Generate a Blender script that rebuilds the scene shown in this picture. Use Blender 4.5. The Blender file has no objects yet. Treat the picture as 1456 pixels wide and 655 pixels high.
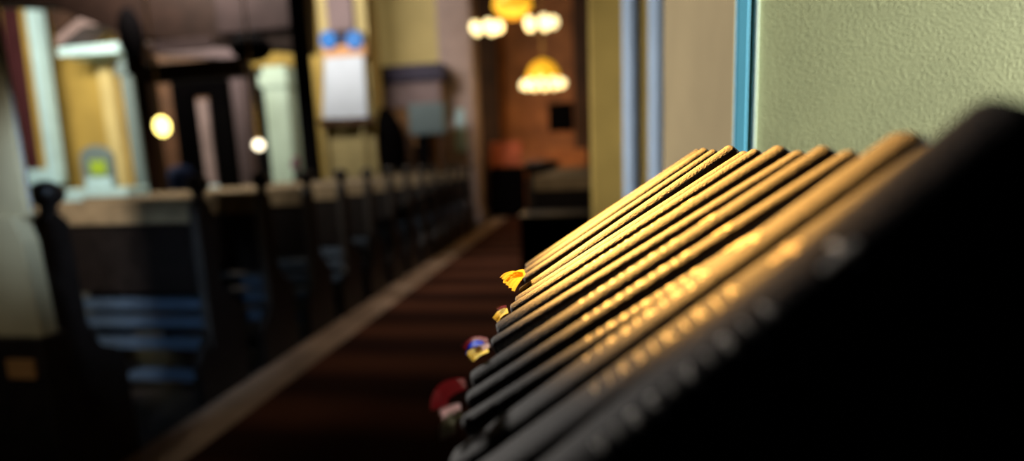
import bpy, bmesh, math, random
from mathutils import Vector, Matrix
random.seed(7)
sc = bpy.context.scene
COL = sc.collection

# ---------------------------------------------------------------- camera, view, lights
W, H, F = 1456.0, 655.0, 700.0
EYE = Vector((0, 0, 1.5))
Yc = Vector((104, 101.5, -700)).normalized()
Zc = -Vector((200, -5032, -700)).normalized()
Zc = (Zc - Zc.dot(Yc) * Yc).normalized()
Xc = Yc.cross(Zc)
R_wc = Matrix(((Xc.x, Xc.y, Xc.z), (Yc.x, Yc.y, Yc.z), (Zc.x, Zc.y, Zc.z)))   # camera vector -> world vector
cam_d = bpy.data.cameras.new('camera'); cam = bpy.data.objects.new('camera', cam_d); COL.objects.link(cam)
cam.matrix_world = Matrix.Translation(EYE) @ R_wc.to_4x4()
cam_d.sensor_width = 36; cam_d.lens = 36 * F / W; cam_d.clip_start = 0.01; cam_d.clip_end = 100
FOCUS, APERTURE = 0.31, 0.0079
cam_d.dof.use_dof = True; cam_d.dof.focus_distance = FOCUS
cam_d.dof.aperture_fstop = (cam_d.lens / 1000) / APERTURE
sc.camera = cam
sc.view_settings.view_transform = 'Standard'; sc.view_settings.look = 'None'
sc.view_settings.exposure = 0; sc.view_settings.gamma = 1; sc.view_settings.use_curve_mapping = False
sc.cycles.use_denoising = True; sc.cycles.use_adaptive_sampling = False
sc.cycles.sample_clamp_indirect = 4; sc.cycles.max_bounces = 5

w = bpy.data.worlds.new('world'); sc.world = w; w.use_nodes = True
w.node_tree.nodes['Background'].inputs[0].default_value = (0.5, 0.6, 0.9, 1)
w.node_tree.nodes['Background'].inputs[1].default_value = 0.0015

def aim(o, p):
    o.rotation_euler = (Vector(p) - o.location).to_track_quat('-Z', 'Y').to_euler()
def spot(name, loc, to, energy, color, deg, blend=0.5, size=0.05):
    d = bpy.data.lights.new(name, 'SPOT'); d.energy = energy; d.color = color
    d.spot_size = math.radians(deg); d.spot_blend = blend; d.shadow_soft_size = size
    o = bpy.data.objects.new(name, d); COL.objects.link(o); o.location = loc; aim(o, to); return o
def area(name, loc, to, energy, color, sx, sy):
    d = bpy.data.lights.new(name, 'AREA'); d.energy = energy; d.color = color
    d.shape = 'RECTANGLE'; d.size = sx; d.size_y = sy
    o = bpy.data.objects.new(name, d); COL.objects.link(o); o.location = loc; aim(o, to); return o

# added unseen fills for walls, pews, runner and nave; warm lamp on the books
area('plaster_wall_fill', (1.75, 0.33, 1.95), (0.55, 0.55, 1.55), 95, (0.97, 1.0, 0.82), 0.25, 0.25)  # unseen area light added to brighten the plaster wall
spot('aisle_fill', (-1.55, 1.25, 1.75), (0.3, 1.15, 1.7), 170, (1.0, 0.95, 0.88), 86, 0.5, 0.1)  # added fill for pier and reveal, hanging unseen in the aisle
spot('hymnal_lamp', (-1.3, 2.2, 2.6), (0.050, 0.305, 1.470), 8600, (1.0, 0.49, 0.10), 5.3, 0.9, 0.02)
spot('pillar_fill', (-1.9, 0.3, 2.3), (-2.25, 1.65, 1.25), 26, (1.0, 0.92, 0.74), 48, 0.7, 0.1)  # unseen spot put in for the beige pillar alone
spot('far_pew_fill', (-3.7, 2.9, 3.6), (-3.3, 5.4, 1.2), 260, (1.0, 0.93, 0.82), 60, 0.8, 0.1)  # extra fill without a fitting for the farther pew rails
spot('pew_fill', (-2.9, 0.8, 3.4), (-3.4, 3.1, 1.3), 480, (1.0, 0.93, 0.85), 66, 0.8, 0.1)  # light added for the near pew rails, no fixture there
spot('slat_fill', (-1.45, 0.9, 2.2), (-2.95, 2.9, 0.45), 130, (0.5, 0.72, 1.0), 34, 0.8, 0.1)  # blue fill added so the lower slats catch light
spot('pew_back_fill', (-0.2, 3.3, 3.2), (0.1, 5.2, 1.3), 70, (1.0, 0.82, 0.6), 50, 0.8, 0.1)  # fill put in for the right-hand pew backs
area('rear_wall_wash', (-12.5, 8.5, 6.5), (-13.0, 14, 2.5), 800, (1.0, 0.88, 0.66), 5, 1.0)
area('nave_wash', (-5.5, 6.5, 5.6), (-6.0, 11, 2.5), 330, (1.0, 0.9, 0.78), 3, 1.0)
spot('chancel_fill', (-0.9, 11.5, 2.0), (-0.75, 15.5, 2.3), 75, (1.0, 0.45, 0.14), 62, 1.0, 0.1)  # unseen orange fill added for the chancel wall
spot('carpet_fill', (-1.2, 8.5, 6.0), (-1.6, 5.6, 0), 420, (1.0, 0.82, 0.66), 44, 0.8, 0.1)  # added cone of light on the runner, source unseen

def at(x, y, Y):
    v = R_wc @ Vector((x - W / 2, -(y - H / 2), -F))
    return EYE + v * (Y / v.y)

# ---------------------------------------------------------------- materials
def mat(name, col, rough=0.6, spec=0.3, noise=0.0, nscale=20, bump=0.0, bscale=80, emit=None, estr=0, metal=0, detail=4, dist=0.002):
    m = bpy.data.materials.new(name); m.use_nodes = True; nt = m.node_tree; b = nt.nodes['Principled BSDF']
    b.inputs['Base Color'].default_value = (*col, 1); b.inputs['Roughness'].default_value = rough
    b.inputs['Specular IOR Level'].default_value = spec; b.inputs['Metallic'].default_value = metal
    tc = nt.nodes.new('ShaderNodeTexCoord')
    if noise:
        n = nt.nodes.new('ShaderNodeTexNoise'); n.inputs['Scale'].default_value = nscale; n.inputs['Detail'].default_value = detail
        r = nt.nodes.new('ShaderNodeMapRange'); r.inputs[1].default_value = 0.3; r.inputs[2].default_value = 0.7
        r.inputs[3].default_value = 1 - noise; r.inputs[4].default_value = 1 + noise
        mx = nt.nodes.new('ShaderNodeVectorMath'); mx.operation = 'SCALE'; mx.inputs[0].default_value = col
        nt.links.new(tc.outputs['Object'], n.inputs[0]); nt.links.new(n.outputs[0], r.inputs[0])
        nt.links.new(r.outputs[0], mx.inputs['Scale']); nt.links.new(mx.outputs[0], b.inputs['Base Color'])
    if bump:
        n2 = nt.nodes.new('ShaderNodeTexNoise'); n2.inputs['Scale'].default_value = bscale; n2.inputs['Detail'].default_value = 3
        bp = nt.nodes.new('ShaderNodeBump'); bp.inputs['Strength'].default_value = bump; bp.inputs['Distance'].default_value = dist
        nt.links.new(tc.outputs['Object'], n2.inputs[0]); nt.links.new(n2.outputs[0], bp.inputs['Height'])
        nt.links.new(bp.outputs[0], b.inputs['Normal'])
    if emit:
        b.inputs['Emission Color'].default_value = (*emit, 1); b.inputs['Emission Strength'].default_value = estr
    return m

M = {
 'cloth': mat('black_book_cloth', (0.023, 0.0195, 0.020), 0.72, 0.25, 0.85, 750, 1.0, 750, dist=0.0006),
 'gilt': mat('stamped_lettering', (0.24, 0.19, 0.12), 0.5, 0.4, 0.15, 900),
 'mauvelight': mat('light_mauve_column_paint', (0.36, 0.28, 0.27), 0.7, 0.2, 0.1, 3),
 'silver': mat('pale_foil_lettering', (0.95, 0.90, 0.84), 0.5, 0.4, 0.1, 900),
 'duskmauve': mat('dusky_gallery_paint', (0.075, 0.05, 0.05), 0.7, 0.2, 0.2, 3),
 'page': mat('page_paper', (0.50, 0.44, 0.33), 0.8, 0.2, 0.2, 600),
 'gold_ribbon': mat('gold_ribbon', (0.85, 0.55, 0.06), 0.4, 0.5, 0.35, 700, 0.5, 900, dist=0.0004),
 'red_ribbon': mat('red_ribbon', (0.13, 0.007, 0.009), 0.4, 0.5, 0.3, 700),
 'blue_ribbon': mat('blue_ribbon', (0.015, 0.05, 0.65), 0.4, 0.5, 0.3, 700),
 'pink_ribbon': mat('pink_ribbon', (0.60, 0.38, 0.36), 0.4, 0.5, 0.2, 700),
 'headband': mat('headband_thread', (0.45, 0.40, 0.32), 0.7, 0.2),
 'rack': mat('black_stained_wood', (0.012, 0.009, 0.008), 0.6, 0.2, 0.4, 30),
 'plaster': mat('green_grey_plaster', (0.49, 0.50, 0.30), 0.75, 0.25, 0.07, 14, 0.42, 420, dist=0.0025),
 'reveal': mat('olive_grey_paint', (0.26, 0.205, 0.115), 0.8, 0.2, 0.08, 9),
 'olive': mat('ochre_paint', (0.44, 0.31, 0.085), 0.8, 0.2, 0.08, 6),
 'blue': mat('pale_blue_trim', (0.46, 0.60, 0.80), 0.6, 0.3, 0.05, 8),  # pale blue colour of the pier mouldings
 'cyan': mat('sky_blue_trim', (0.16, 0.62, 1.0), 0.5, 0.3, 0.05, 8),  # sky blue strip along the near wall's edge
 'palecyan': mat('white_blue_trim', (0.75, 0.90, 0.92), 0.5, 0.3),  # white-blue strip next to the plaster
 'darkgreen': mat('dark_green_groove', (0.07, 0.14, 0.09), 0.7, 0.2),
 'pew': mat('dark_pew_wood', (0.010, 0.007, 0.006), 0.45, 0.35, 0.4, 12),
 'rail': mat('tan_rail_wood', (0.26, 0.19, 0.11), 0.5, 0.4, 0.25, 10),
 'slat': mat('blue_light_tinted_slats', (0.035, 0.055, 0.085), 0.45, 0.5, 0.2, 10),  # bluish window light is put into the slats' base colour
 'edge': mat('lit_edge_wood', (0.035, 0.03, 0.027), 0.5, 0.4, 0.3, 10),  # light caught by the pew edges, put into a paler colour
 'floor': mat('dark_floorboards', (0.012, 0.009, 0.008), 0.5, 0.3, 0.4, 6),
 'strip': mat('pale_stone_strip', (0.30, 0.21, 0.15), 0.6, 0.3, 0.35, 2.5),
 'brownbeam': mat('gallery_wood', (0.035, 0.018, 0.013), 0.6, 0.3, 0.3, 4),
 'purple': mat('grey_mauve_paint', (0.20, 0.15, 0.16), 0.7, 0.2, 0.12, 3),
 'ywall': mat('yellow_ochre_wall', (0.40, 0.285, 0.075), 0.8, 0.2, 0.12, 1.2),
 'cream': mat('cream_wall', (0.50, 0.42, 0.20), 0.8, 0.2, 0.1, 1.2),
 'white': mat('white_blue_woodwork', (0.44, 0.66, 0.76), 0.6, 0.3, 0.06, 3),
 'greenwhite': mat('pale_green_pilaster', (0.48, 0.64, 0.56), 0.6, 0.3, 0.06, 3),
 'maroon': mat('maroon_curtain', (0.065, 0.020, 0.026), 0.8, 0.1, 0.2, 3),
 'black': mat('matt_black', (0.0025, 0.002, 0.0025), 0.8, 0.03, 0.3, 8),
 'navy': mat('dark_blue_cloth', (0.02, 0.035, 0.10), 0.8, 0.1),
 'pillar': mat('beige_pillar_paint', (0.30, 0.25, 0.15), 0.75, 0.2, 0.12, 4),
 'pilledge': mat('cool_shade_edge_tone', (0.17, 0.20, 0.28), 0.7, 0.2, 0.1, 4),  # cool shade of the pillar's side, put into the colour
 'altar': mat('red_brown_panelling', (0.34, 0.13, 0.045), 0.6, 0.3, 0.35, 1.6),
 'darkwood': mat('dark_brown_panelling', (0.06, 0.026, 0.012), 0.6, 0.3, 0.3, 2),
 'amber': mat('amber_glass', (0.9, 0.5, 0.05), 0.4, 0.4, emit=(1.0, 0.50, 0.02), estr=0.75),
 'brass': mat('aged_brass', (0.5, 0.3, 0.07), 0.35, 0.5, metal=1),
 'bulb': mat('warm_lamp_glass', (1, 0.9, 0.6), 0.4, 0.3, emit=(1.0, 0.80, 0.38), estr=2.4),
 'globe_y': mat('yellow_lamp_glass', (1, 0.9, 0.5), 0.4, 0.3, emit=(1.0, 0.80, 0.20), estr=6),
 'globe_c': mat('cream_lamp_glass', (1, 0.95, 0.8), 0.4, 0.3, emit=(1.0, 0.88, 0.62), estr=3.5),
 'paper': mat('white_notice_paper', (0.60, 0.68, 0.80), 0.7, 0.2, 0.04, 4),
 'orange': mat('orange_board_header', (0.62, 0.33, 0.16), 0.7, 0.2),
 'bluedisc': mat('bright_blue_sign', (0.01, 0.16, 0.55), 0.5, 0.3),
 'green': mat('green_screen_panel', (0.30, 0.46, 0.04), 0.5, 0.3),
 'greyblue': mat('grey_blue_frame', (0.12, 0.17, 0.19), 0.6, 0.3),
 'pink': mat('pink_flower', (0.75, 0.18, 0.50), 0.6, 0.2),
 'redcloth': mat('red_altar_cloth', (0.55, 0.16, 0.10), 0.8, 0.1, 0.3, 3),
 'beamblue': mat('dark_mauve_beam', (0.035, 0.03, 0.06), 0.6, 0.2, 0.2, 3),
 'wood': mat('mid_brown_wood', (0.22, 0.11, 0.04), 0.5, 0.3, 0.3, 4),
}
for k_ in ('gold_ribbon', 'red_ribbon', 'blue_ribbon', 'pink_ribbon'):      # woven satin lets light through
    nt_ = M[k_].node_tree; b_ = nt_.nodes['Principled BSDF']; o_ = nt_.nodes['Material Output']
    t_ = nt_.nodes.new('ShaderNodeBsdfTranslucent'); t_.inputs[0].default_value = b_.inputs['Base Color'].default_value
    m_ = nt_.nodes.new('ShaderNodeMixShader'); m_.inputs[0].default_value = 0.5
    nt_.links.new(b_.outputs[0], m_.inputs[1]); nt_.links.new(t_.outputs[0], m_.inputs[2]); nt_.links.new(m_.outputs[0], o_.inputs[0])
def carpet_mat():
    m = mat('red_brown_light_banded_runner', (0.10, 0.026, 0.014), 0.95, 0.05); nt = m.node_tree; b = nt.nodes['Principled BSDF']
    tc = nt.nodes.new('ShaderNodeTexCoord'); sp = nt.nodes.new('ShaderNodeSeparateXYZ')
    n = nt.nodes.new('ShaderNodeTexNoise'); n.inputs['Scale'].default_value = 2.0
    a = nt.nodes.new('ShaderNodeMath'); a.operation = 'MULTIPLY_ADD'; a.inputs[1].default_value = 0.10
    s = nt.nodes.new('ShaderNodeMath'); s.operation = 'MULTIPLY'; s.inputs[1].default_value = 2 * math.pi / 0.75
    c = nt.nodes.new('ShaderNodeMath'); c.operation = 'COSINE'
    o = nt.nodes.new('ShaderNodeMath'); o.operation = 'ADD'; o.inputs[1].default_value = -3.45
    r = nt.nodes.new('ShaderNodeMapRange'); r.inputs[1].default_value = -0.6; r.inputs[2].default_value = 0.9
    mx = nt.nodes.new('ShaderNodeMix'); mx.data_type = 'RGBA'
    mx.inputs[6].default_value = (0.026, 0.009, 0.006, 1); mx.inputs[7].default_value = (0.085, 0.031, 0.017, 1)  # lighter bands put window light across the aisle into the colour
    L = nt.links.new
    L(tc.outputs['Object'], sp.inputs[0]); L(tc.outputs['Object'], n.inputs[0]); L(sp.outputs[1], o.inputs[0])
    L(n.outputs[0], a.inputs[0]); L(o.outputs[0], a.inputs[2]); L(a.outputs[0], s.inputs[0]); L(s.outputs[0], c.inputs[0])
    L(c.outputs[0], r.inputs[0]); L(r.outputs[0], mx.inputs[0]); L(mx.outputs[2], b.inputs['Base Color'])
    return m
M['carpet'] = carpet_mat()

# ---------------------------------------------------------------- mesh helpers
def obj(name, bm, m, parent=None, smooth=False, bevel=0):
    me = bpy.data.meshes.new(name); bmesh.ops.recalc_face_normals(bm, faces=bm.faces[:]); bm.to_mesh(me); bm.free()
    for x in (m if isinstance(m, (list, tuple)) else [m]): me.materials.append(M[x])
    if smooth:
        for p in me.polygons: p.use_smooth = True
    o = bpy.data.objects.new(name, me); COL.objects.link(o)
    if parent: o.parent = parent
    if bevel:
        b = o.modifiers.new('bevel', 'BEVEL'); b.width = bevel; b.segments = 3; b.limit_method = 'ANGLE'
    return o
def box(bm, x0, x1, y0, y1, z0, z1):
    mt = Matrix.Translation(((x0 + x1) / 2, (y0 + y1) / 2, (z0 + z1) / 2)) @ Matrix.Diagonal((abs(x1 - x0), abs(y1 - y0), abs(z1 - z0), 1))
    bmesh.ops.create_cube(bm, size=1, matrix=mt); return bm
def B(*a): return box(bmesh.new(), *a)
def ball(bm, c, r, rz=None, seg=20):
    bmesh.ops.create_uvsphere(bm, u_segments=seg, v_segments=seg // 2, radius=1, matrix=Matrix.Translation(c) @ Matrix.Diagonal((r, r, rz or r, 1))); return bm
def cyl(bm, c, r, h, r2=None, seg=24, axis='Z'):
    mt = Matrix.Translation(c)
    if axis == 'Y': mt = mt @ Matrix.Rotation(math.pi / 2, 4, 'X')
    if axis == 'X': mt = mt @ Matrix.Rotation(math.pi / 2, 4, 'Y')
    bmesh.ops.create_cone(bm, cap_ends=True, segments=seg, radius1=r, radius2=r if r2 is None else r2, depth=h, matrix=mt); return bm
def prism(pts, y0, y1, bm=None):
    """outline pts (x,z) extruded along y"""
    bm = bm or bmesh.new()
    a = [bm.verts.new((p[0], y0, p[1])) for p in pts]; b = [bm.verts.new((p[0], y1, p[1])) for p in pts]
    bm.faces.new(a); bm.faces.new(b[::-1])
    for i in range(len(pts)):
        j = (i + 1) % len(pts); bm.faces.new((a[i], a[j], b[j], b[i]))
    return bm
def lathe(bm, prof, c, seg=24):
    rings = []
    for r, z in prof:
        rings.append([bm.verts.new((c[0] + r * math.cos(2 * math.pi * k / seg), c[1] + r * math.sin(2 * math.pi * k / seg), c[2] + z)) for k in range(seg)])
    for a, b in zip(rings, rings[1:]):
        for k in range(seg): bm.faces.new((a[k], a[(k + 1) % seg], b[(k + 1) % seg], b[k]))
    bm.faces.new(rings[0]); bm.faces.new(rings[-1][::-1]); return bm
def tag(o, label, cat, group=None, kind=None):
    o['label'] = label; o['category'] = cat
    if group: o['group'] = group
    if kind: o['kind'] = kind
    return o
def thing(name, loc, label, cat, group=None):
    o = bpy.data.objects.new(name, None); COL.objects.link(o); o.location = loc; o.empty_display_size = 0.05
    return tag(o, label, cat, group)
def struct(name, bm, m, **k):
    o = obj(name, bm, m, **k); o['kind'] = 'structure'; return o

# ---------------------------------------------------------------- setting
struct('floor', B(-20, 7, -0.6, 16, -0.12, 0), 'floor')
struct('ceiling', B(-20, 7, -0.6, 16, 7.2, 7.35), 'brownbeam')
struct('wall_left', B(-20.2, -20, -0.6, 16, -0.1, 7.4), 'darkwood')
struct('wall_right', B(7, 7.2, -0.6, 16, -0.1, 7.4), 'reveal')

# near right: thick wall with plaster face and a deep reveal
xa = at(1075, 120, 0.55).x; xt = at(1043.5, 120, 0.55).x
Yrev = 0.17 / 116 * 700
struct('wall_near', B(xt + 0.001, 3.0, 0.55, 0.556, 0, 3.4), 'plaster')
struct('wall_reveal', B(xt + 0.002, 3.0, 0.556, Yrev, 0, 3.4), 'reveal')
xb_ = 0; xb = at(1062, 120, 0.55).x; xg = at(1070, 120, 0.55).x
t = struct('trim_1', B(xt, xb, 0.546, 0.5499, 0, 3.4), 'cyan', bevel=0.0015)
t = struct('trim_2', B(xb, xg, 0.549, 0.5499, 0, 3.4), 'darkgreen')
t = struct('trim_3', B(xg, xa, 0.5465, 0.5499, 0, 3.4), 'palecyan', bevel=0.001)
# pier beyond the opening with two pale mouldings
Yp = 2.2
xe = at(839, 120, Yp).x
struct('wall_pier', B(xe, 1.4, Yp, Yp + 0.55, 0, 4.2), 'olive', bevel=0.01)
for i, (a, b) in enumerate(((886, 909), (923, 948))):
    x0, x1 = at(a, 120, Yp - 0.03).x, at(b, 120, Yp - 0.03).x
    bm = bmesh.new(); r = (x1 - x0) / 2
    pts = [(x0, Yp + 0.0), (x0, Yp - 0.006)] + [((x0 + x1) / 2 - r * 0.8 * math.cos(k * math.pi / 8), Yp - 0.006 - 0.012 * math.sin(k * math.pi / 8)) for k in range(9)] + [(x1, Yp - 0.006), (x1, Yp)]
    a_ = [bm.verts.new((p[0], p[1], 0)) for p in pts]; b_ = [bm.verts.new((p[0], p[1], 4.2)) for p in pts]
    bm.faces.new(a_); bm.faces.new(b_)
    for k in range(len(pts)): bm.faces.new((a_[k], a_[(k + 1) % len(pts)], b_[(k + 1) % len(pts)], b_[k]))
    struct('trim_%d' % (4 + i), bm, 'blue')
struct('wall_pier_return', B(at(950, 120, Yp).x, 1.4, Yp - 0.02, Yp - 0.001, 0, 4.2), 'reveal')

# rear wall of the left aisle, 14 m away
YW = 14.0
def rect(x0, y0, x1, y1, Y, dep=0.2):
    """box whose front face spans the given view rectangle, standing at depth Y"""
    xm, ym = (x0 + x1) / 2, (y0 + y1) / 2
    return B(at(x0, ym, Y).x, at(x1, ym, Y).x, Y, Y + dep, at(xm, y1, Y).z, at(xm, y0, Y).z)
xl = at(440, 150, YW).x
struct('wall_back', B(-20, -6.9, YW, YW + 0.3, 0, 7.2), 'ywall')
struct('wall_chancel', B(-6.9, 7, YW + 1.5, YW + 1.8, 0, 7.2), 'altar')
struct('wall_return', B(-7.0, -6.9, YW, YW + 1.8, 0, 7.2), 'purple')

# ---------------------------------------------------------------- strip, runner
tag(obj('stone_strip', B(-2.45, -2.11, 1.2, 13.2, 0.0, 0.012), 'strip'), 'pale brown stone strip along the left pew ends', 'strip')
tag(obj('carpet_runner', B(-2.11, -0.66, 1.2, 13.2, 0.0, 0.014), 'carpet'), 'dark red runner with painted bands of light down the aisle', 'carpet')

# ---------------------------------------------------------------- hymnals
def fit(bp, tp, h, yaw):
    """the bottom and top of a spine: length h, seen at bp and tp"""
    b = at(*bp, 1.0) - EYE; t = at(*tp, 1.0) - EYE; dy = h * math.sin(math.radians(yaw)); lo, hi = 0.02, 2
    for _ in range(60):
        r = (lo + hi) / 2
        if ((r + dy) * t - r * b).length > h: hi = r
        else: lo = r
    P = EYE + r * b; Q = EYE + (r + dy) * t
    return P, (Q - P) / h
def spine_pt(T, bulge, s):
    """a point of the round spine at arc distance s from its crest, with normal"""
    a = s / (T / 2) * 1.12
    a = max(-1.5, min(1.5, a))
    return (T / 2 * math.sin(a), bulge * (math.cos(a) - 1))
def make_book(bp, tp, h, yaw, T, label, title=0, roll=0.0, ty=0.0, D=0.112, ribbons=(), flat=0.3, tx=0.0):
    P, u = fit(bp, tp, h, yaw)
    wv = Vector((0, 1, 0)); wv = (wv - wv.dot(u) * u).normalized(); n = -wv.cross(u) if wv.cross(u).z < 0 else wv.cross(u)
    wv = n.cross(u)
    if wv.y < 0: wv = -wv
    root = thing('hymnal', P, label, 'book', 'black hymnals standing in the rack')
    m = Matrix((u, wv, n)).transposed()
    if m.determinant() < 0: raise ValueError('left handed')
    root.rotation_euler = (m @ Matrix.Rotation(math.radians(roll), 3, 'X')).to_euler()
    bulge = T * flat; c = 0.0022
    def outline(k, d):
        pts = [(-T / 2 + k, -D - 0.0 + 0.0)]
        pts += [(-T / 2 + k, -bulge - 0.012), (-T / 2 + k + 0.0008, -bulge - 0.0085), (-T / 2 + k + 0.0008, -bulge - 0.0065), (-T / 2 + k, -bulge - 0.004)]
        N = 16
        for i in range(N + 1):
            a = -math.pi / 2 + math.pi * i / N
            pts.append(((T / 2 - k) * math.sin(a), -bulge + (bulge - k) * math.cos(a)))
        pts += [(T / 2 - k, -bulge - 0.004), (T / 2 - k - 0.0008, -bulge - 0.0065), (T / 2 - k - 0.0008, -bulge - 0.0085), (T / 2 - k, -bulge - 0.012)]
        pts.append((T / 2 - k, -D))
        return pts
    o_, i_ = outline(0, 0), outline(c, 0)
    bm = bmesh.new()
    # cover shell: soft rounded head and tail, so the outline shrinks slightly in the last 1.5 mm
    xs = [(0, 0.0012), (0.0005, 0.0004), (0.0014, 0), (0.0022, 0), (h * 0.25, 0), (h * 0.5, 0), (h * 0.75, 0), (h - 0.0022, 0), (h - 0.0014, 0), (h - 0.0005, 0.0004), (h, 0.0012)]
    def ring(pts, x, sh):
        out = []
        for q in pts:
            y, z = q
            L = math.hypot(y, z + bulge) or 1
            if z > -bulge: y, z = y * (1 - sh / (T / 2)), z - sh * (z + bulge) / (bulge + 1e-6)
            else: y = y - math.copysign(sh, y)
            out.append(bm.verts.new((x, y, z)))
        return out
    ro = [ring(o_, x, s) for x, s in xs]; ri = [ring(i_, x, 0) for x in (0, h)]
    K = len(o_)
    for a, b in zip(ro, ro[1:]):
        for k in range(K - 1): bm.faces.new((a[k], a[k + 1], b[k + 1], b[k]))
    for k in range(K - 1): bm.faces.new((ri[0][k], ri[1][k], ri[1][k + 1], ri[0][k + 1]))
    for e, f in ((ro[0], ri[0]), (ro[-1], ri[1])):
        for k in range(K - 1): bm.faces.new((e[k], e[k + 1], f[k + 1], f[k]))
    for k in (0, K - 1):
        bm.faces.new([r[k] for r in ro] + [ri[1][k], ri[0][k]])
    cov = obj('cover', bm, 'cloth', root, smooth=True); cov.data.set_sharp_from_angle(angle=math.radians(35))
    # page block, slightly shorter than the cover, with a rounded back
    k = c + 0.0003; bm = bmesh.new()
    pts = [(-T / 2 + k, -D + 0.004)] + [((T / 2 - k) * math.sin(-math.pi / 2 + math.pi * i / 8), -bulge - 0.001 + (bulge - k - 0.001) * math.cos(-math.pi / 2 + math.pi * i / 8)) for i in range(9)] + [(T / 2 - k, -D + 0.004)]
    a = [bm.verts.new((0.003, y, z)) for y, z in pts]; b = [bm.verts.new((h - 0.003, y, z)) for y, z in pts]
    bm.faces.new(a); bm.faces.new(b[::-1])
    for i in range(len(pts)): bm.faces.new((a[i], a[(i + 1) % len(pts)], b[(i + 1) % len(pts)], b[i]))
    pb = obj('page_block', bm, 'page', root)
    for x in (0.0022, h - 0.0022):
        bm = bmesh.new(); N = 10; rr = 0.0006; prev = None
        for i in range(N + 1):
            a_ = -1.3 + 2.6 * i / N
            cy, cz = (T / 2 - k) * math.sin(a_), -bulge - 0.001 + (bulge - k - 0.0008) * math.cos(a_)
            rg = [bm.verts.new((x + rr * math.cos(q * math.pi / 3), cy, cz + rr * math.sin(q * math.pi / 3))) for q in range(6)]
            if prev:
                for q in range(6): bm.faces.new((prev[q], prev[(q + 1) % 6], rg[(q + 1) % 6], rg[q]))
            else: bm.faces.new(rg)
            prev = rg
        bm.faces.new(prev[::-1]); obj('headband', bm, 'headband', pb)
    if title:
        sz = title
        for ch, nm, x0, x1, hh in (('VIRSIKIRJA', 'title_lettering', 0.335 + tx, 0.615 + tx, sz), ('+', 'cross_emblem', 0, 0, 0)):
            bm = bmesh.new()
            if ch == '+':
                cx = (0.705 + tx) * h; A, Bq, tk = sz * 0.95, sz * 0.62, sz * 0.17       # Latin cross, long arm along the spine
                def quad(xa_, xb_, ya_, yb_):
                    nx, ny = 8, 8; g = [[bm.verts.new((xa_ + (xb_ - xa_) * i / nx, ya_ + (yb_ - ya_) * j / ny, 0)) for j in range(ny + 1)] for i in range(nx + 1)]
                    for i in range(nx):
                        for j in range(ny): bm.faces.new((g[i][j], g[i + 1][j], g[i + 1][j + 1], g[i][j + 1]))
                quad(cx - A * 1.05, cx + A * 0.75, -tk, tk); quad(cx - tk + A * 0.1, cx + tk + A * 0.1, -Bq, Bq)
            else:
                cu = bpy.data.curves.new('t', 'FONT'); cu.body = ch; cu.size = 1; cu.space_character = 2.3; cu.resolution_u = 4; cu.offset = 0.018
                to = bpy.data.objects.new('t', cu); COL.objects.link(to); dg = bpy.context.evaluated_depsgraph_get()
                me = bpy.data.meshes.new_from_object(to.evaluated_get(dg)); bm.from_mesh(me)
                bpy.data.objects.remove(to); bpy.data.curves.remove(cu); bpy.data.meshes.remove(me)
                bmesh.ops.triangulate(bm, faces=bm.faces[:])
                bmesh.ops.subdivide_edges(bm, edges=bm.edges[:], cuts=3, use_grid_fill=True)
                X0, X1 = min(v.co.x for v in bm.verts), max(v.co.x for v in bm.verts); Y1 = max(v.co.y for v in bm.verts)
                for v in bm.verts:
                    v.co.x = h * x0 + (v.co.x - X0) / (X1 - X0) * h * (x1 - x0); v.co.y = (v.co.y / Y1 - 0.5) * hh
            for v in bm.verts:
                y, z = spine_pt(T, bulge, v.co.y + ty)
                v.co = Vector((v.co.x, y, z + 0.00025))
            obj(nm, bm, 'silver' if ty < -0.004 else 'gilt', root)
    bpy.context.view_layer.update()
    inv = (Matrix.Translation(P) @ root.rotation_euler.to_matrix().to_4x4()).inverted()
    for pts, w0, w1, mt, lab, seed in ribbons:
        rnd = random.Random(seed); bm = bmesh.new(); rows = []
        N = 18; C = [at(*p) for p in pts]
        def bez(t):
            q = C[:]
            while len(q) > 1: q = [a.lerp(b, t) for a, b in zip(q, q[1:])]
            return q[0]
        M_ = 12
        for i in range(N + 1):
            t = i / N; p = bez(t); d = (bez(min(1, t + .02)) - bez(max(0, t - .02))).normalized()
            side = Vector((0.6, 0.35, -0.7)); side = (side - side.dot(d) * d).normalized(); nn = d.cross(side)
            wd = w0 + (w1 - w0) * t ** 0.7
            rows.append([p + side * wd * (j / M_ - .5) + nn * (0.0009 * math.sin(j * 2.3 + seed) * (0.3 + t)) + d * (rnd.uniform(-.0006, .0006) if i == N else 0) for j in range(M_ + 1)])
        g = [[bm.verts.new(inv @ v) for v in r] for r in rows]
        for i in range(N):
            for j in range(M_): bm.faces.new((g[i][j], g[i + 1][j], g[i + 1][j + 1], g[i][j + 1]))
        rb = obj('bookmark_ribbon', bm, mt, root, smooth=True)
        if lab: rb['label'] = lab
    return root

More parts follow.
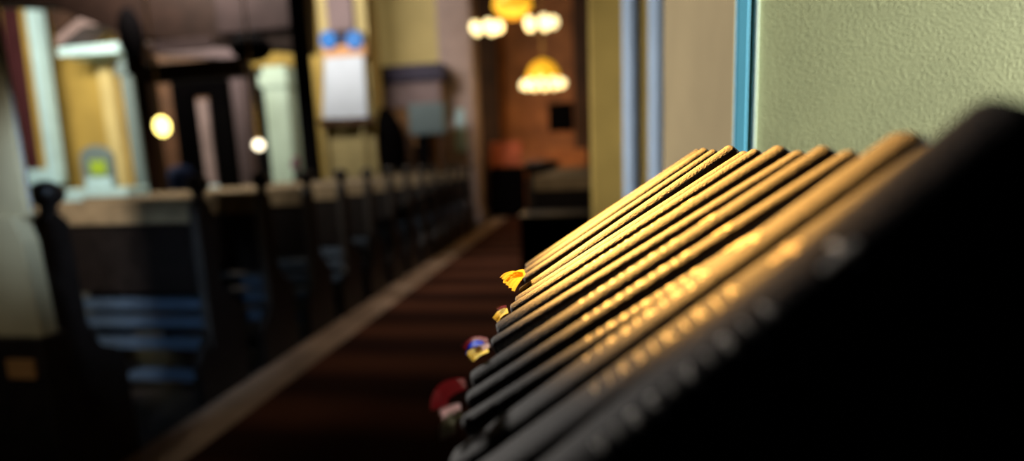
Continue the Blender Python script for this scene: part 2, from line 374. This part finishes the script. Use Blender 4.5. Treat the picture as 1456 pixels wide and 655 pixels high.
R_gold = [
    ([(746, 386, .338), (738, 391, .334), (730, 396, .330), (723, 407, .326)], .0030, .0125, 'gold_ribbon', 'gold ribbon curling out of the book foot', 1),
    ([(744, 390, .336), (734, 390, .331), (722, 388, .328), (716, 397, .325)], .0030, .0060, 'gold_ribbon', 'gold ribbon curling out of the book foot', 2),
]
R_small = [([(722, 441, .272), (714, 442, .268), (709, 447, .266), (705, 455, .262)], .003, .005, 'gold_ribbon', 'gold ribbon end', 3),
           ([(720, 436, .272), (713, 437, .270), (708, 442, .268)], .002, .004, 'red_ribbon', 'red ribbon end', 4)]
R_multi = [
    ([(694, 484, .232), (682, 482, .228), (672, 484, .224), (664, 497, .222)], .003, .007, 'red_ribbon', 'dark red ribbon', 5),
    ([(690, 490, .229), (676, 484, .224), (668, 490, .221), (667, 503, .220)], .003, .0035, 'blue_ribbon', 'bright blue ribbon', 6),
    ([(694, 496, .226), (684, 496, .222), (676, 500, .220), (668, 508, .216)], .003, .006, 'gold_ribbon', 'gold ribbon', 7),
    ([(696, 490, .226), (690, 493, .223), (685, 495, .220)], .002, .003, 'pink_ribbon', 'pale pink ribbon', 8),
]
R_red = [
    ([(662, 545, .190), (640, 548, .184), (622, 556, .180), (626, 580, .178)], .004, .009, 'red_ribbon', 'dark red ribbon hanging from the book foot', 9),
    ([(655, 578, .184), (640, 582, .180), (628, 590, .178)], .003, .004, 'pink_ribbon', 'pale pink ribbon', 10),
    ([(655, 585, .184), (642, 592, .179), (634, 604, .176), (638, 620, .175)], .003, .007, 'headband', 'cream ribbon hanging from the book foot', 11),
]
books = [
 ((746,376),(992,211),.165,3,.0175,0,(),  'thin black hymnal at the far end of the row, farthest from the camera'),
 ((744,384),(1001,209),.165,3,.0165,0,(), 'thin black hymnal second from the far end of the row'),
 ((743,392),(1014,211),.165,3,.0150,0,(), 'thin black hymnal third from the far end, just beyond the gold ribbon'),
 ((737,411),(1037,205),.168,3,.0210,0,R_gold, 'black hymnal with a curled gold ribbon hanging out of its foot'),
 ((731,423),(1058,213),.168,3,.0160,0,(), 'low black hymnal right in front of the one with the curled gold ribbon'),
 ((724,434),(1073,210),.170,3,.0140,0,(), 'black hymnal sixth from the far end, its head below the sky blue trim'),
 ((704,460),(1107,205),.172,3,.0190,.0042,R_small, 'taller black hymnal with a short gold ribbon end at its foot'),
 ((697,482),(1135,212),.174,3,.0120,0,R_multi, 'slim black hymnal with blue, red, gold and pink ribbons at its foot'),
 ((668,530),(1170,205),.180,3,.0160,.0045,(), 'black hymnal with fine gold lettering, just in front of the blue ribbon'),
 ((662,560),(1207,211),.182,3,.0112,.0050,R_red, 'black hymnal with dark red and cream ribbons hanging from its foot'),
 ((655,594),(1240,226),.182,2.5,.0103,.0052,(), 'low lettered black hymnal half hidden behind the wide gold-lit spine'),
 ((640,648),(1282,185),.192,2,.0180,.0058,(), 'large black hymnal with wide gold-lit spine, third from the camera'),
 ((600,722),(1335,198),.195,1,.0205,.0062,(), 'black hymnal with bold gold cross, second nearest to the camera'),
 ((560,834),(1408,136),.200,0,.0225,.0056,(), 'nearest black hymnal, its dark front cover filling the lower right'),
]
for bp, tp, h, yaw, T, ti, rb, lab in books:
    near = bp[1] > 800
    make_book(bp, tp, h, yaw, T, lab, ti, 0, -0.0080 if near else (-0.002 if bp[1] > 700 else 0), ribbons=rb, flat=0.45 if ti in (.0042, .0045) or (bp[1] == 411) else (0.5 if near else 0.2 if bp[1] > 600 else 0.3), tx=0.065 if near else 0.045 if bp[1] > 700 else 0)

# the rack that carries them
RU = Vector((math.cos(math.radians(33)), 0, math.sin(math.radians(33)))); RN = Vector((-RU.z, 0, RU.x))
RO = Vector((-0.052, 0, 1.5 - 0.105))
def rp(a, b): p = RO + RU * a + RN * b; return (p.x, p.z)
rack = thing('hymnal_rack', (0.12, 0.28, 0), 'black sloping wooden stand under the row of hymnals', 'rack')
def rk(nm, bm):
    o = obj(nm, bm, 'rack', rack, bevel=0.0015); o.matrix_parent_inverse = Matrix.Translation((-0.12, -0.28, 0)); return o
rk('shelf_board', prism([rp(-0.02, -0.124), rp(0.235, -0.124), rp(0.235, -0.139), rp(-0.02, -0.139)], 0.105, 0.425))
rk('front_lip', prism([rp(-0.034, -0.100), rp(-0.0205, -0.100), rp(-0.0205, -0.139), rp(-0.034, -0.139)], 0.105, 0.425))
for y in (0.092, 0.426):
    rk('side_board', prism([rp(-0.034, -0.100), rp(0.235, -0.100), rp(0.235, -0.139), rp(-0.034, -0.139)], y, y + 0.012))
p0, p1 = rp(0.0, -0.1395), rp(0.22, -0.1395)
rk('cabinet_body', prism([p0, p1, (p1[0], 0.0), (p0[0], 0.0)], 0.11, 0.42))

# ---------------------------------------------------------------- pews
pew_protos = []
XE = -2.46
def pew_parts(root, Lw, ex):
    """pew with its aisle end at x=0, running towards -x; back faces the camera"""
    # end panel with shaped shoulder and a turned knob
    pts = [(-0.20, 0), (0.24, 0), (0.24, 0.55), (0.19, 0.62), (0.12, 0.66), (0.07, 0.80), (0.06, 1.30), (0.0, 1.37), (-0.06, 1.30), (-0.06, 0.5), (-0.20, 0.3)]
    bm = bmesh.new()
    a = [bm.verts.new((0, y, z)) for y, z in pts]; b = [bm.verts.new((-0.055, y, z)) for y, z in pts]
    bm.faces.new(a); bm.faces.new(b)
    for i in range(len(pts)): bm.faces.new((a[i], a[(i + 1) % len(pts)], b[(i + 1) % len(pts)], b[i]))
    ep = obj('end_panel', bm, 'pew', root, bevel=0.006)
    obj('edge_moulding', B(-0.052, 0.006, -0.078, -0.06, 0.35, 1.30), 'edge', ep, bevel=0.004)
    bm = lathe(bmesh.new(), [(0.025, 0), (0.040, 0.01), (0.028, 0.025), (0.055, 0.05), (0.070, 0.085), (0.058, 0.125), (0.018, 0.15)], (-0.027, 0, 1.35)); obj('knob', bm, 'pew', ep, smooth=True)
    obj('top_rail', B(-Lw, -0.056, -0.035, 0.035, 1.19, 1.35), 'rail', root, bevel=0.008)
    obj('back_panel', B(-Lw, -0.056, -0.015, 0.015, 0.72, 1.19), 'pew', root)
    for z in (0.635, 0.51, 0.36, 0.13):
        bm = B(-Lw, -0.056, -0.013, 0.013, -0.042, 0.042); bmesh.ops.rotate(bm, verts=bm.verts, cent=(0, 0, 0), matrix=Matrix.Rotation(-0.25, 3, 'X'))
        bmesh.ops.translate(bm, verts=bm.verts, vec=(0, 0, z)); obj('back_slat', bm, 'slat', root, bevel=0.004)
    obj('seat', B(-Lw, -0.056, 0.016, 0.36, 0.43, 0.465), 'pew', root, bevel=0.006)
    obj('far_end_panel', B(-Lw - 0.05, -Lw, -0.06, 0.24, 0, 1.30), 'pew', root)
def copy_tree(root):
    r = root.copy(); COL.objects.link(r)
    for ch in list(root.children):
        c = ch.copy(); COL.objects.link(c); c.parent = r
        for g_ in list(ch.children):
            e = g_.copy(); COL.objects.link(e); e.parent = c
    return r
wordn = ['third', 'fourth', 'fifth', 'sixth', 'seventh', 'eighth', 'ninth', 'tenth', 'eleventh', 'twelfth', 'thirteenth', 'fourteenth']
ys = [1.957] + [2.87 + 0.635 * k for k in range(13)]
base = None
for i, y in enumerate(ys):
    if base is None:
        r = base = thing('pew', (XE, y, 0), '', 'pew', 'dark pews left of the aisle'); pew_parts(r, 1.62, 0)
    else:
        r = copy_tree(base); r.location = (XE, y, 0)
    r['label'] = ('nearest dark pew on the left, beside the beige pillar' if i == 0 else
                  'dark slatted pew second from the camera, its back slats, tinted with blue light, fully in view' if i == 1 else
                  'dark wooden pew left of the aisle, %s from the camera' % wordn[i - 2] if i < 13 else 'farthest dark wooden pew left of the aisle')
# pews right of the aisle, seen over a low cabinet
base2 = None
for i in range(8):
    y = 5.2 + 0.68 * i
    if base2 is None:
        r = base2 = thing('pew', (-0.60, y, 0), '', 'pew', 'dark pews right of the aisle')
        pew_parts(r, 1.5, 0)
        for c in r.children: c.scale.x = -1
    else:
        r = copy_tree(base2); r.location = (-0.60, y, 0)
    r['label'] = 'dark brown pew right of the aisle, ' + ('nearest, behind the low black cabinet' if i == 0 else '%s behind the low black cabinet' % (['second'] + wordn)[i - 1])
lc = thing('low_cabinet', (0.1, 4.35, 0), 'low black cabinet at the near end of the right-hand pews', 'cabinet')
def child(nm, bm, m, root, **k):
    o = obj(nm, bm, m, root, **k); o.matrix_parent_inverse = Matrix.Translation(-root.location); return o
cz = at(790, 306, 4.2).z
xcab = at(736, 340, 4.2).x
child('carcass', B(xcab + 0.02, 1.2, 4.22, 4.65, 0, cz - 0.03), 'black', lc, bevel=0.005)
child('top_board', B(xcab, 1.22, 4.2, 4.67, cz - 0.0299, cz), 'pew', lc, bevel=0.005)
for x in (xcab + 0.08, xcab + 0.62):
    dd = child('door', B(x, x + 0.5, 4.205, 4.2199, 0.06, cz - 0.06), 'black', lc, bevel=0.004)
    obj('door_knob', ball(bmesh.new(), (x + 0.45, 4.19, 0.55), 0.018), 'brass', dd, smooth=True)

# ---------------------------------------------------------------- pillar at the far left
pl = thing('pillar', (-2.0, 1.75, 0), 'beige square pillar on a dark base at the left edge', 'pillar')
Yq = 1.62; Yb = Yq + 0.06
zb = at(60, 478, Yq).z
xr = at(77, 440, Yb).x; xu = at(12, 200, Yq).x
child('shaft', B(xr - 0.75, at(24, 250, Yq).x - 0.02, Yq + 0.03, Yb, at(45, 312, Yq).z, 3.6), 'pillar', pl, bevel=0.01)
child('foot', prism([(xr - 0.8, zb), (xr, zb), (xr - 0.015, at(60, 345, Yq).z), (at(40, 305, Yb).x, at(45, 308, Yq).z), (xr - 0.8, at(45, 308, Yq).z)], Yq, Yb), 'pillar', pl)
child('shaded_side_strip', B(at(24, 250, Yq).x - 0.019, at(38, 250, Yb).x, Yq + 0.04, Yb - 0.01, at(45, 300, Yq).z, 3.6), 'pilledge', pl, bevel=0.006)  # strip standing in for the pillar's shaded side, shade in its colour
child('plinth', B(xr - 0.84, xr + 0.02, Yq - 0.03, Yb + 0.03, 0, zb - 0.0005), 'pew', pl, bevel=0.01)
child('plinth_panel', B(at(26, 515, Yq).x, at(64, 515, Yq).x, Yq - 0.045, Yq - 0.031, at(45, 532, Yq).z, at(45, 506, Yq).z), 'wood', pl, bevel=0.004)

# ---------------------------------------------------------------- gallery
Yg = 7.0
g = thing('gallery', (-6, Yg, 3), 'dark brown wooden gallery across the left of the church', 'gallery')
zt = at(250, 60, Yg).z
child('front_panel', prism([(at(-60, 10, Yg).x, at(-60, -60, Yg).z), (at(436, 0, Yg).x, at(436, -90, Yg).z), (at(436, 60, Yg).x, at(436, 74, Yg).z), (at(180, 52, Yg).x, at(180, 52, Yg).z), (at(70, 8, Yg).x, at(70, 8, Yg).z), (at(-60, 4, Yg).x, at(-60, 4, Yg).z)], Yg, Yg + 0.3), 'brownbeam', g, bevel=0.02)
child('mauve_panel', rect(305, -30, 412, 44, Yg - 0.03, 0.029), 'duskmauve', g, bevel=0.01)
child('lower_beam', rect(205, 86, 345, 112, Yg + 0.4, 0.25), 'brownbeam', g, bevel=0.02)
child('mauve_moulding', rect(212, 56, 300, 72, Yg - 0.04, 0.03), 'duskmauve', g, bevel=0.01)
def col(label, x0, x1, Y, m, ytop=-90, capx=4, extra=None, name='column'):
    """square column on the floor"""
    a, b = at(x0, 250, Y).x, at(x1, 250, Y).x; z1 = at((x0 + x1) / 2, ytop, Y).z
    t = thing(name, ((a + b) / 2, Y + 0.1, 0), label, 'column')
    child('shaft', B(a, b, Y, Y + (b - a) * 0.8, 0, z1), m, t, bevel=(b - a) * 0.1)
    child('base', B(a - 0.04, b + 0.04, Y - 0.04, Y + (b - a) * 0.8 + 0.04, 0, 0.3), m, t)
    child('capital', B(a - 0.05, b + 0.05, Y - 0.05, Y + (b - a) * 0.8 + 0.05, z1 - 0.5, z1 - 0.2), m, t)
    if extra: extra(t, a, b, z1)
    return t
col('dark brown gallery column beside the yellow pendant lamp', 208, 226, Yg + 0.8, 'darkwood', 60)
col('black gallery column left of the notice board', 432, 450, Yg - 0.6, 'black', -90)
child('boss', ball(bmesh.new(), at(357, 68, Yg - 0.1), 0.28, 0.2), 'black', g, smooth=True)
child('boss', ball(bmesh.new(), at(186, 50, Yg - 0.1), 0.16, 0.40), 'black', g, smooth=True)
# mauve doorway frame with dark arch
Yd = 9.5
dr = thing('doorway_frame', (at(280, 200, Yd).x, Yd, 0), 'grey mauve doorway frame around a black arch', 'doorway')
child('side_post', B(at(336, 200, Yd).x, at(352, 200, Yd).x, Yd, Yd + 0.25, 0, at(330, 62, Yd).z), 'purple', dr, bevel=0.02)
child('side_post', B(at(228, 200, Yd).x - 0.3, at(216, 200, Yd).x, Yd, Yd + 0.25, 0, at(222, 62, Yd).z), 'darkwood', dr, bevel=0.02)
child('lintel', prism([(at(212, 72, Yd).x, at(212, 76, Yd).z), (at(212, 60, Yd).x, at(212, 60, Yd).z), (at(320, 62, Yd).x, at(320, 62, Yd).z), (at(346, 78, Yd).x, at(346, 86, Yd).z)], Yd - 0.05, Yd + 0.2), 'purple', dr)
def arch(x0, y0, x1, y1, Y, th, dep, m, root, nm):
    a, b = at(x0, y0, Y), at(x1, y1, Y); xm, hw = (a.x + b.x) / 2, abs(b.x - a.x) / 2
    zt, z0 = a.z, 0.0
    r = hw * 0.35
    out = [(a.x, z0), (a.x, zt - r)] + [(a.x + r - r * math.cos(q * math.pi / 12), zt - r + r * math.sin(q * math.pi / 12)) for q in range(1, 7)] + [(b.x - r + r * math.sin(q * math.pi / 12), zt - r + r * math.cos(q * math.pi / 12)) for q in range(0, 7)] + [(b.x, z0)]
    inn = [(b.x - th, z0), (b.x - th, zt - r - th * .3), (b.x - r - th * .5, zt - th * 1.1), (a.x + r + th * .5, zt - th * 1.1), (a.x + th, zt - r - th * .3), (a.x + th, z0)]
    return child(nm, prism(out + inn, Y, Y + dep), m, root)
arch(240, 108, 338, 280, Yd + 0.4, 0.42, 0.2, 'black', dr, 'arch')
tag(obj('wall_panel', rect(226, 60, 360, 290, 12.6, 0.15), 'darkwood'), 'dark brown panelling behind the black arch', 'panelling')
tag(obj('pilaster', rect(268, 142, 304, 300, 12.2, 0.3), 'purple', bevel=0.03), 'grey pilaster seen through the black arch', 'pilaster')
tag(obj('wall_sconce', ball(bmesh.new(), at(257, 150, 12.3), 0.13, 0.28), 'amber', smooth=True), 'dim amber wall light beside the grey pilaster', 'lamp')
tag(obj('draped_stand', lathe(bmesh.new(), [(0.30, 0), (0.27, 0.6), (0.24, 1.2), (0.26, 1.45), (0.22, 1.62), (0.1, 1.7)], (at(258, 250, 9.1).x, 9.1, 0)), 'navy', smooth=True), 'dark blue draped stand in the doorway beside the yellow lamp', 'stand')
# window bay with ledge at the left
Yy = 13.2
def leaning(x0, y0, x1, y1, wpx, Y, dep):
    a = at(x0, y0, Y); b = at(x1, y1, Y); k = wpx * Y / F / 2
    return prism([(a.x - k, a.z), (a.x + k, a.z), (b.x + k, b.z), (b.x - k, b.z)], Y, Y + dep)
tag(obj('curtain', leaning(9, -40, 40, 246, 36, Yy + 0.35, 0.12), 'maroon'), 'maroon curtain at the far left, beside the white window post', 'curtain')
wp = thing('window_post', (at(70, 250, Yy).x, Yy, 0), 'tall white window post with ochre side, left of the yellow wall', 'window frame')
child('white_face', leaning(34, -40, 76, 262, 19, Yy - 0.05, 0.3), 'white', wp, bevel=0.03)
child('ochre_side', leaning(23, -40, 64, 262, 10, Yy + 0.0, 0.3), 'ywall', wp)
child('foot_block', rect(34, 240, 82, 262, Yy - 0.2, 0.14), 'white', wp, bevel=0.02)
lg = tag(obj('window_ledge', rect(-20, 270, 186, 360, Yy - 1.0, 0.9), 'white', bevel=0.03), 'bright white ledge below the yellow wall', 'ledge')
lg = tag(obj('window_ledge', rect(240, 264, 350, 380, Yy - 2.6, 0.5), 'white', bevel=0.03), 'pale ledge below the grey doorway', 'ledge')
hd = thing('pediment', (at(120, 60, Yy - .3).x, Yy - 0.3, at(120, 60, Yy).z), 'white sloping pediment on the yellow wall', 'pediment')
child('base_moulding', prism([(at(82, 80, Yy - .3).x, at(82, 80, Yy - .3).z), (at(82, 68, Yy - .3).x, at(82, 68, Yy - .3).z), (at(168, 60, Yy - .3).x, at(168, 60, Yy - .3).z), (at(168, 74, Yy - .3).x, at(168, 74, Yy - .3).z)], Yy - 0.3, Yy + 0.5), 'white', hd)
def P2(x, y, Y): q = at(x, y, Y); return (q.x, q.z)
child('raking_moulding', prism([P2(80, 66, Yy - .3), P2(80, 52, Yy - .3), P2(112, 26, Yy - .3), P2(140, 26, Yy - .3), P2(140, 36, Yy - .3), P2(116, 37, Yy - .3), P2(92, 58, Yy - .3)], Yy - 0.3, Yy + 0.5), 'purple', hd)
child('soffit', prism([P2(60, -10, Yy - .1), P2(200, -10, Yy - .1), P2(200, 60, Yy - .1), P2(168, 60, Yy - .1), P2(145, 22, Yy - .1), P2(110, 22, Yy - .1), P2(78, 52, Yy - .1)], Yy - 0.1, Yy + 0.6), 'brownbeam', hd)
col('pale blue pilaster at the right end of the yellow wall', 190, 205, Yy - 0.05, 'greyblue', 80, name='pilaster')
tag(obj('pilaster', rect(150, 80, 168, 290, YW - 0.25, 0.24), 'cream', bevel=0.03), 'faint cream pilaster on the yellow wall', 'pilaster')
mo = thing('framed_board', (at(137, 240, Yy - 0.8).x, Yy - 0.6, at(137, 268, Yy).z), 'rounded grey board with a green panel, standing on the white ledge', 'board')
a, b = at(110, 208, Yy - 0.8), at(166, 272, Yy - 0.8); b.z = at((-20 + 186) / 2, 270, Yy - 1.0).z + 0.002
pts = [(a.x, b.z), (a.x, a.z - 0.35)] + [((a.x + b.x) / 2 - (b.x - a.x) / 2 * math.cos(q * math.pi / 10), a.z - 0.35 + 0.35 * math.sin(q * math.pi / 10)) for q in range(1, 10)] + [(b.x, a.z - 0.35), (b.x, b.z)]
child('frame', prism(pts, Yy - 0.8, Yy - 0.7), 'greyblue', mo, bevel=0.02)
child('green_panel', rect(128, 228, 150, 248, Yy - 0.83, 0.03), 'green', mo)
child('white_panel', rect(122, 252, 158, 266, Yy - 0.83, 0.03), 'white', mo)
# pale green pilaster and pink flower
col('wide pale green pilaster right of the small cream lamp', 386, 420, 11.5, 'greenwhite', 92, name='pilaster')
tag(obj('wall_panel', rect(352, 96, 384, 290, 12.0, 0.15), 'black'), 'black panel behind the small cream lamp', 'panelling')
fl = thing('flower_vase', (at(422, 236, 8.5).x, 8.5, 0), 'pink flowers in a dark vase against the black column', 'flowers')
zf = at(422, 240, 8.5).z
child('stand', lathe(bmesh.new(), [(0.12, 0), (0.12, 0.03), (0.025, 0.05), (0.025, zf - 0.25), (0.10, zf - 0.23), (0.10, zf - 0.2)], (at(422, 236, 8.5).x, 8.5, 0)), 'black', fl)
child('vase', lathe(bmesh.new(), [(0.05, 0), (0.08, 0.06), (0.04, 0.14), (0.05, 0.17)], (at(422, 236, 8.5).x, 8.5, zf - 0.199)), 'black', fl)
bm = bmesh.new(); c0 = at(422, 232, 8.5)
for q in range(9): ball(bm, c0 + Vector((random.uniform(-.07, .07), random.uniform(-.05, .05), random.uniform(-.08, .08))), 0.05, seg=10)
child('blossom', bm, 'pink', fl)

# notice board wall and pulpit corner
YN = 10.6
def pier(x0, x1, Y, dep, m, lab, nm='wall_section'):
    return tag(obj(nm, B(at(x0, 150, Y).x, at(x1, 150, Y).x, Y, Y + dep, 0, 7.2), m), lab, 'wall')
pier(442, 530, YN, 0.6, 'cream', 'ochre pier carrying the white notice board')
tag(obj('pilaster', rect(462, -40, 500, 44, YN - 0.1, 0.099), 'purple', bevel=0.03), 'grey mauve panel above the blue round signs', 'pilaster')
tag(obj('pilaster', rect(440, -60, 458, 300, YN - 0.08, 0.079), 'ywall', bevel=0.02), 'narrow ochre strip between black column and notice board', 'pilaster')
pier(530, 640, YN + 1.9, 0.2, 'cream', 'cream wall above the dark mauve beam')
nb = thing('notice_board', (at(490, 160, YN - .2).x, YN - 0.2, 0), 'white notice board with orange header and two blue round signs', 'notice board')
Yn = YN - 0.2
child('paper', prism([P2(459, 168, Yn), P2(462, 78, Yn), P2(516, 78, Yn), P2(522, 168, Yn)], Yn, Yn + 0.06), 'paper', nb)
child('orange_header', rect(459, 64, 520, 80, Yn - 0.01, 0.06), 'orange', nb)
child('back_bar', rect(458, 46, 516, 64, Yn + 0.02, 0.06), 'beamblue', nb)
for x in (467, 504):
    c0 = at(x, 57, Yn - 0.04); child('blue_disc', cyl(bmesh.new(), c0, 0.19, 0.06, axis='Y'), 'bluedisc', nb, bevel=0.01)
child('shelf', rect(452, 168, 528, 177, Yn - 0.1, 0.17), 'darkwood', nb, bevel=0.01)
for x in (462, 516):
    child('stand_leg', B(at(x, 200, Yn).x - 0.03, at(x, 200, Yn).x + 0.03, Yn + 0.0, Yn + 0.06, 0, at(x, 170, Yn).z), 'cream', nb)
Yo = 11.75
og = thing('organ_case', (at(575, 200, Yo).x, Yo + .2, 0), 'grey mauve organ case under a dark beam, behind the pews', 'organ')
child('cornice', rect(520, 92, 630, 116, Yo - 0.1, 0.7), 'beamblue', og, bevel=0.03)
child('case', B(at(528, 140, Yo).x, at(626, 140, Yo).x, Yo, Yo + 0.5, at(575, 152, Yo).z, at(575, 116, Yo).z), 'purple', og, bevel=0.02)
child('lower_case', B(at(535, 200, Yo).x, at(622, 200, Yo).x, Yo + 0.06, Yo + 0.44, 0, at(575, 152, Yo).z - 0.0005), 'wood', og, bevel=0.02)
tag(obj('draped_chair', lathe(bmesh.new(), [(0.36, 0), (0.40, 0.5), (0.46, 1.2), (0.52, 1.75), (0.53, 2.1), (0.47, 2.45), (0.30, 2.78), (0.08, 2.88)], (at(543, 200, 11.2).x, 11.2, 0)), 'black', smooth=True), 'tall black draped shape in front of the organ case', 'cover')
gb = thing('lectern', (at(602, 200, 11.4).x, 11.4, 0), 'small lectern with a grey cloth and dark wooden legs', 'lectern')
child('grey_cloth', rect(580, 146, 632, 192, 11.25, 0.3), 'greyblue', gb, bevel=0.06)
child('panel', B(at(598, 200, 11.4).x - 0.08, at(598, 200, 11.4).x + 0.2, 11.38, 11.45, 0, at(602, 193, 11.4).z), 'black', gb)
for x in (582, 628):
    child('leg', B(at(x, 200, 11.4).x - 0.04, at(x, 200, 11.4).x + 0.04, 11.3, 11.5, 0, at(602, 193, 11.4).z), 'darkwood', gb)
def cex(t, a, b, z1):
    child('light_panel', B(a + (b - a) * 0.42, a + (b - a) * 0.68, 12.35, 12.398, at(655, 215, 12.4).z, at(655, 155, 12.4).z), 'white', t)
col('wide grey mauve column left of the chancel opening', 632, 680, 12.4, 'mauvelight', -100, extra=cex)

# chancel
Yx = 15.3
for x0, x1, m, lab in ((682, 708, 'darkwood', 'dark brown panel beside the grey mauve column'), (816, 860, 'darkwood', 'dark brown panel at the right of the chancel')):
    tag(obj('wall_panel', rect(x0, -60, x1, 300, Yx, 0.1), m), lab, 'panelling')
al = thing('altar', (at(745, 225, 14.2).x, 14.2, 0), 'altar with a red cloth at the end of the aisle', 'altar')
child('table', B(at(696, 230, 14.2).x, at(836, 230, 14.2).x, 14.0, 14.6, 0, at(760, 214, 14.2).z), 'altar', al, bevel=0.02)
child('red_cloth', B(at(700, 230, 14.2).x, at(742, 230, 14.2).x, 13.97, 14.62, at(720, 236, 14.2).z, at(720, 202, 14.2).z), 'redcloth', al, bevel=0.03)
tag(obj('hung_picture', rect(780, 146, 815, 186, Yx + 0.1, 0.0999), 'black', bevel=0.02), 'dark square picture on the chancel wall', 'picture')
tag(obj('kneeler', B(at(694, 250, 13.4).x, at(744, 250, 13.4).x, 13.4, 13.8, 0, at(720, 238, 13.4).z), 'black', bevel=0.05), 'black kneeler at the end of the aisle runner', 'kneeler')

# ---------------------------------------------------------------- lamps
def chain(root, c, z1, m='brass', r=0.012):
    child('chain', cyl(bmesh.new(), (c[0], c[1], (c[2] + z1) / 2), r, z1 - c[2], seg=8), m, root)
def pendant(px, py, Y, r, rz, m, lab, ztop):
    c = at(px, py, Y); t = thing('pendant_lamp', c, lab, 'lamp')
    child('globe', ball(bmesh.new(), c, r, rz), m, t, smooth=True)
    child('cap', lathe(bmesh.new(), [(r * .5, 0), (r * .5, 0.02), (0.008, 0.04)], (c.x, c.y, c.z + rz * 0.96)), 'brass', t)
    chain(t, (c.x, c.y, c.z + rz * 0.96 + 0.03), ztop)
pendant(230.5, 179.5, 6.0, 0.088, 0.125, 'globe_y', 'small glowing yellow pendant lamp in front of the black arch', 7.2)
pendant(368, 206, 6.0, 0.066, 0.066, 'globe_c', 'small glowing cream pendant lamp above the pews', 7.2)
def chandelier(px, py, Y, R, lab, dome):
    c = at(px, py, Y); t = thing('chandelier', c, lab, 'chandelier')
    bm = bmesh.new(); bmesh.ops.create_cone(bm, cap_ends=False, segments=32, radius1=R, radius2=R * 0.98, depth=0.03, matrix=Matrix.Translation(c))
    o = child('ring', bm, 'brass', t); s = o.modifiers.new('t', 'SOLIDIFY'); s.thickness = 0.02
    child('dome', lathe(bmesh.new(), [(R * .86, 0.02), (R * .8, dome * .4), (R * .55, dome * .8), (R * .2, dome), (0.03, dome * 1.05)], (c.x, c.y, c.z + 0.02)), 'amber', t, smooth=True)
    for k in range(12):
        a = k * math.pi / 6; p = c + Vector((R * math.cos(a), R * math.sin(a), -0.06))
        b_ = child('bulb', ball(bmesh.new(), p, 0.075, 0.10, seg=12), 'bulb', t, smooth=True)
    chain(t, (c.x, c.y, c.z + dome), 7.2)
    d = bpy.data.lights.new('chandelier_light', 'POINT'); d.energy = 25; d.color = (1, 0.62, 0.25); d.shadow_soft_size = 0.2
    l = bpy.data.objects.new('chandelier_light', d); COL.objects.link(l); l.location = c - Vector((0, 0, 0.3))
chandelier(772, 116, 12.5, 0.50, 'lower chandelier with amber dome above the altar', 0.50)

# the nearer chandelier: amber bowl with a cluster of bulbs on each side arm
c = at(729, 22, 10.8); t = thing('chandelier', c, 'upper chandelier, amber bowl with bright bulb clusters left and right', 'chandelier')
child('dome', lathe(bmesh.new(), [(0.05, -0.02), (0.30, 0.02), (0.42, 0.16), (0.36, 0.40), (0.20, 0.55), (0.05, 0.62)], (c.x, c.y, c.z + 0.02)), 'amber', t, smooth=True)
for sg in (-1, 1):
    child('arm', cyl(bmesh.new(), (c.x + sg * 0.42, c.y, c.z - 0.06), 0.02, 0.84, seg=10, axis='X'), 'brass', t)
    for k in range(5):
        a = k * math.pi * 2 / 5
        child('bulb', ball(bmesh.new(), c + Vector((sg * 0.58 + 0.27 * math.cos(a), 0.18 * math.sin(a), -0.20)), 0.11, 0.13, seg=12), 'bulb', t, smooth=True)
chain(t, (c.x, c.y, c.z + 0.62), 7.2)
d = bpy.data.lights.new('chandelier_light', 'POINT'); d.energy = 25; d.color = (1, 0.62, 0.25); d.shadow_soft_size = 0.2
l = bpy.data.objects.new('chandelier_light', d); COL.objects.link(l); l.location = c - Vector((0, 0, 0.5))
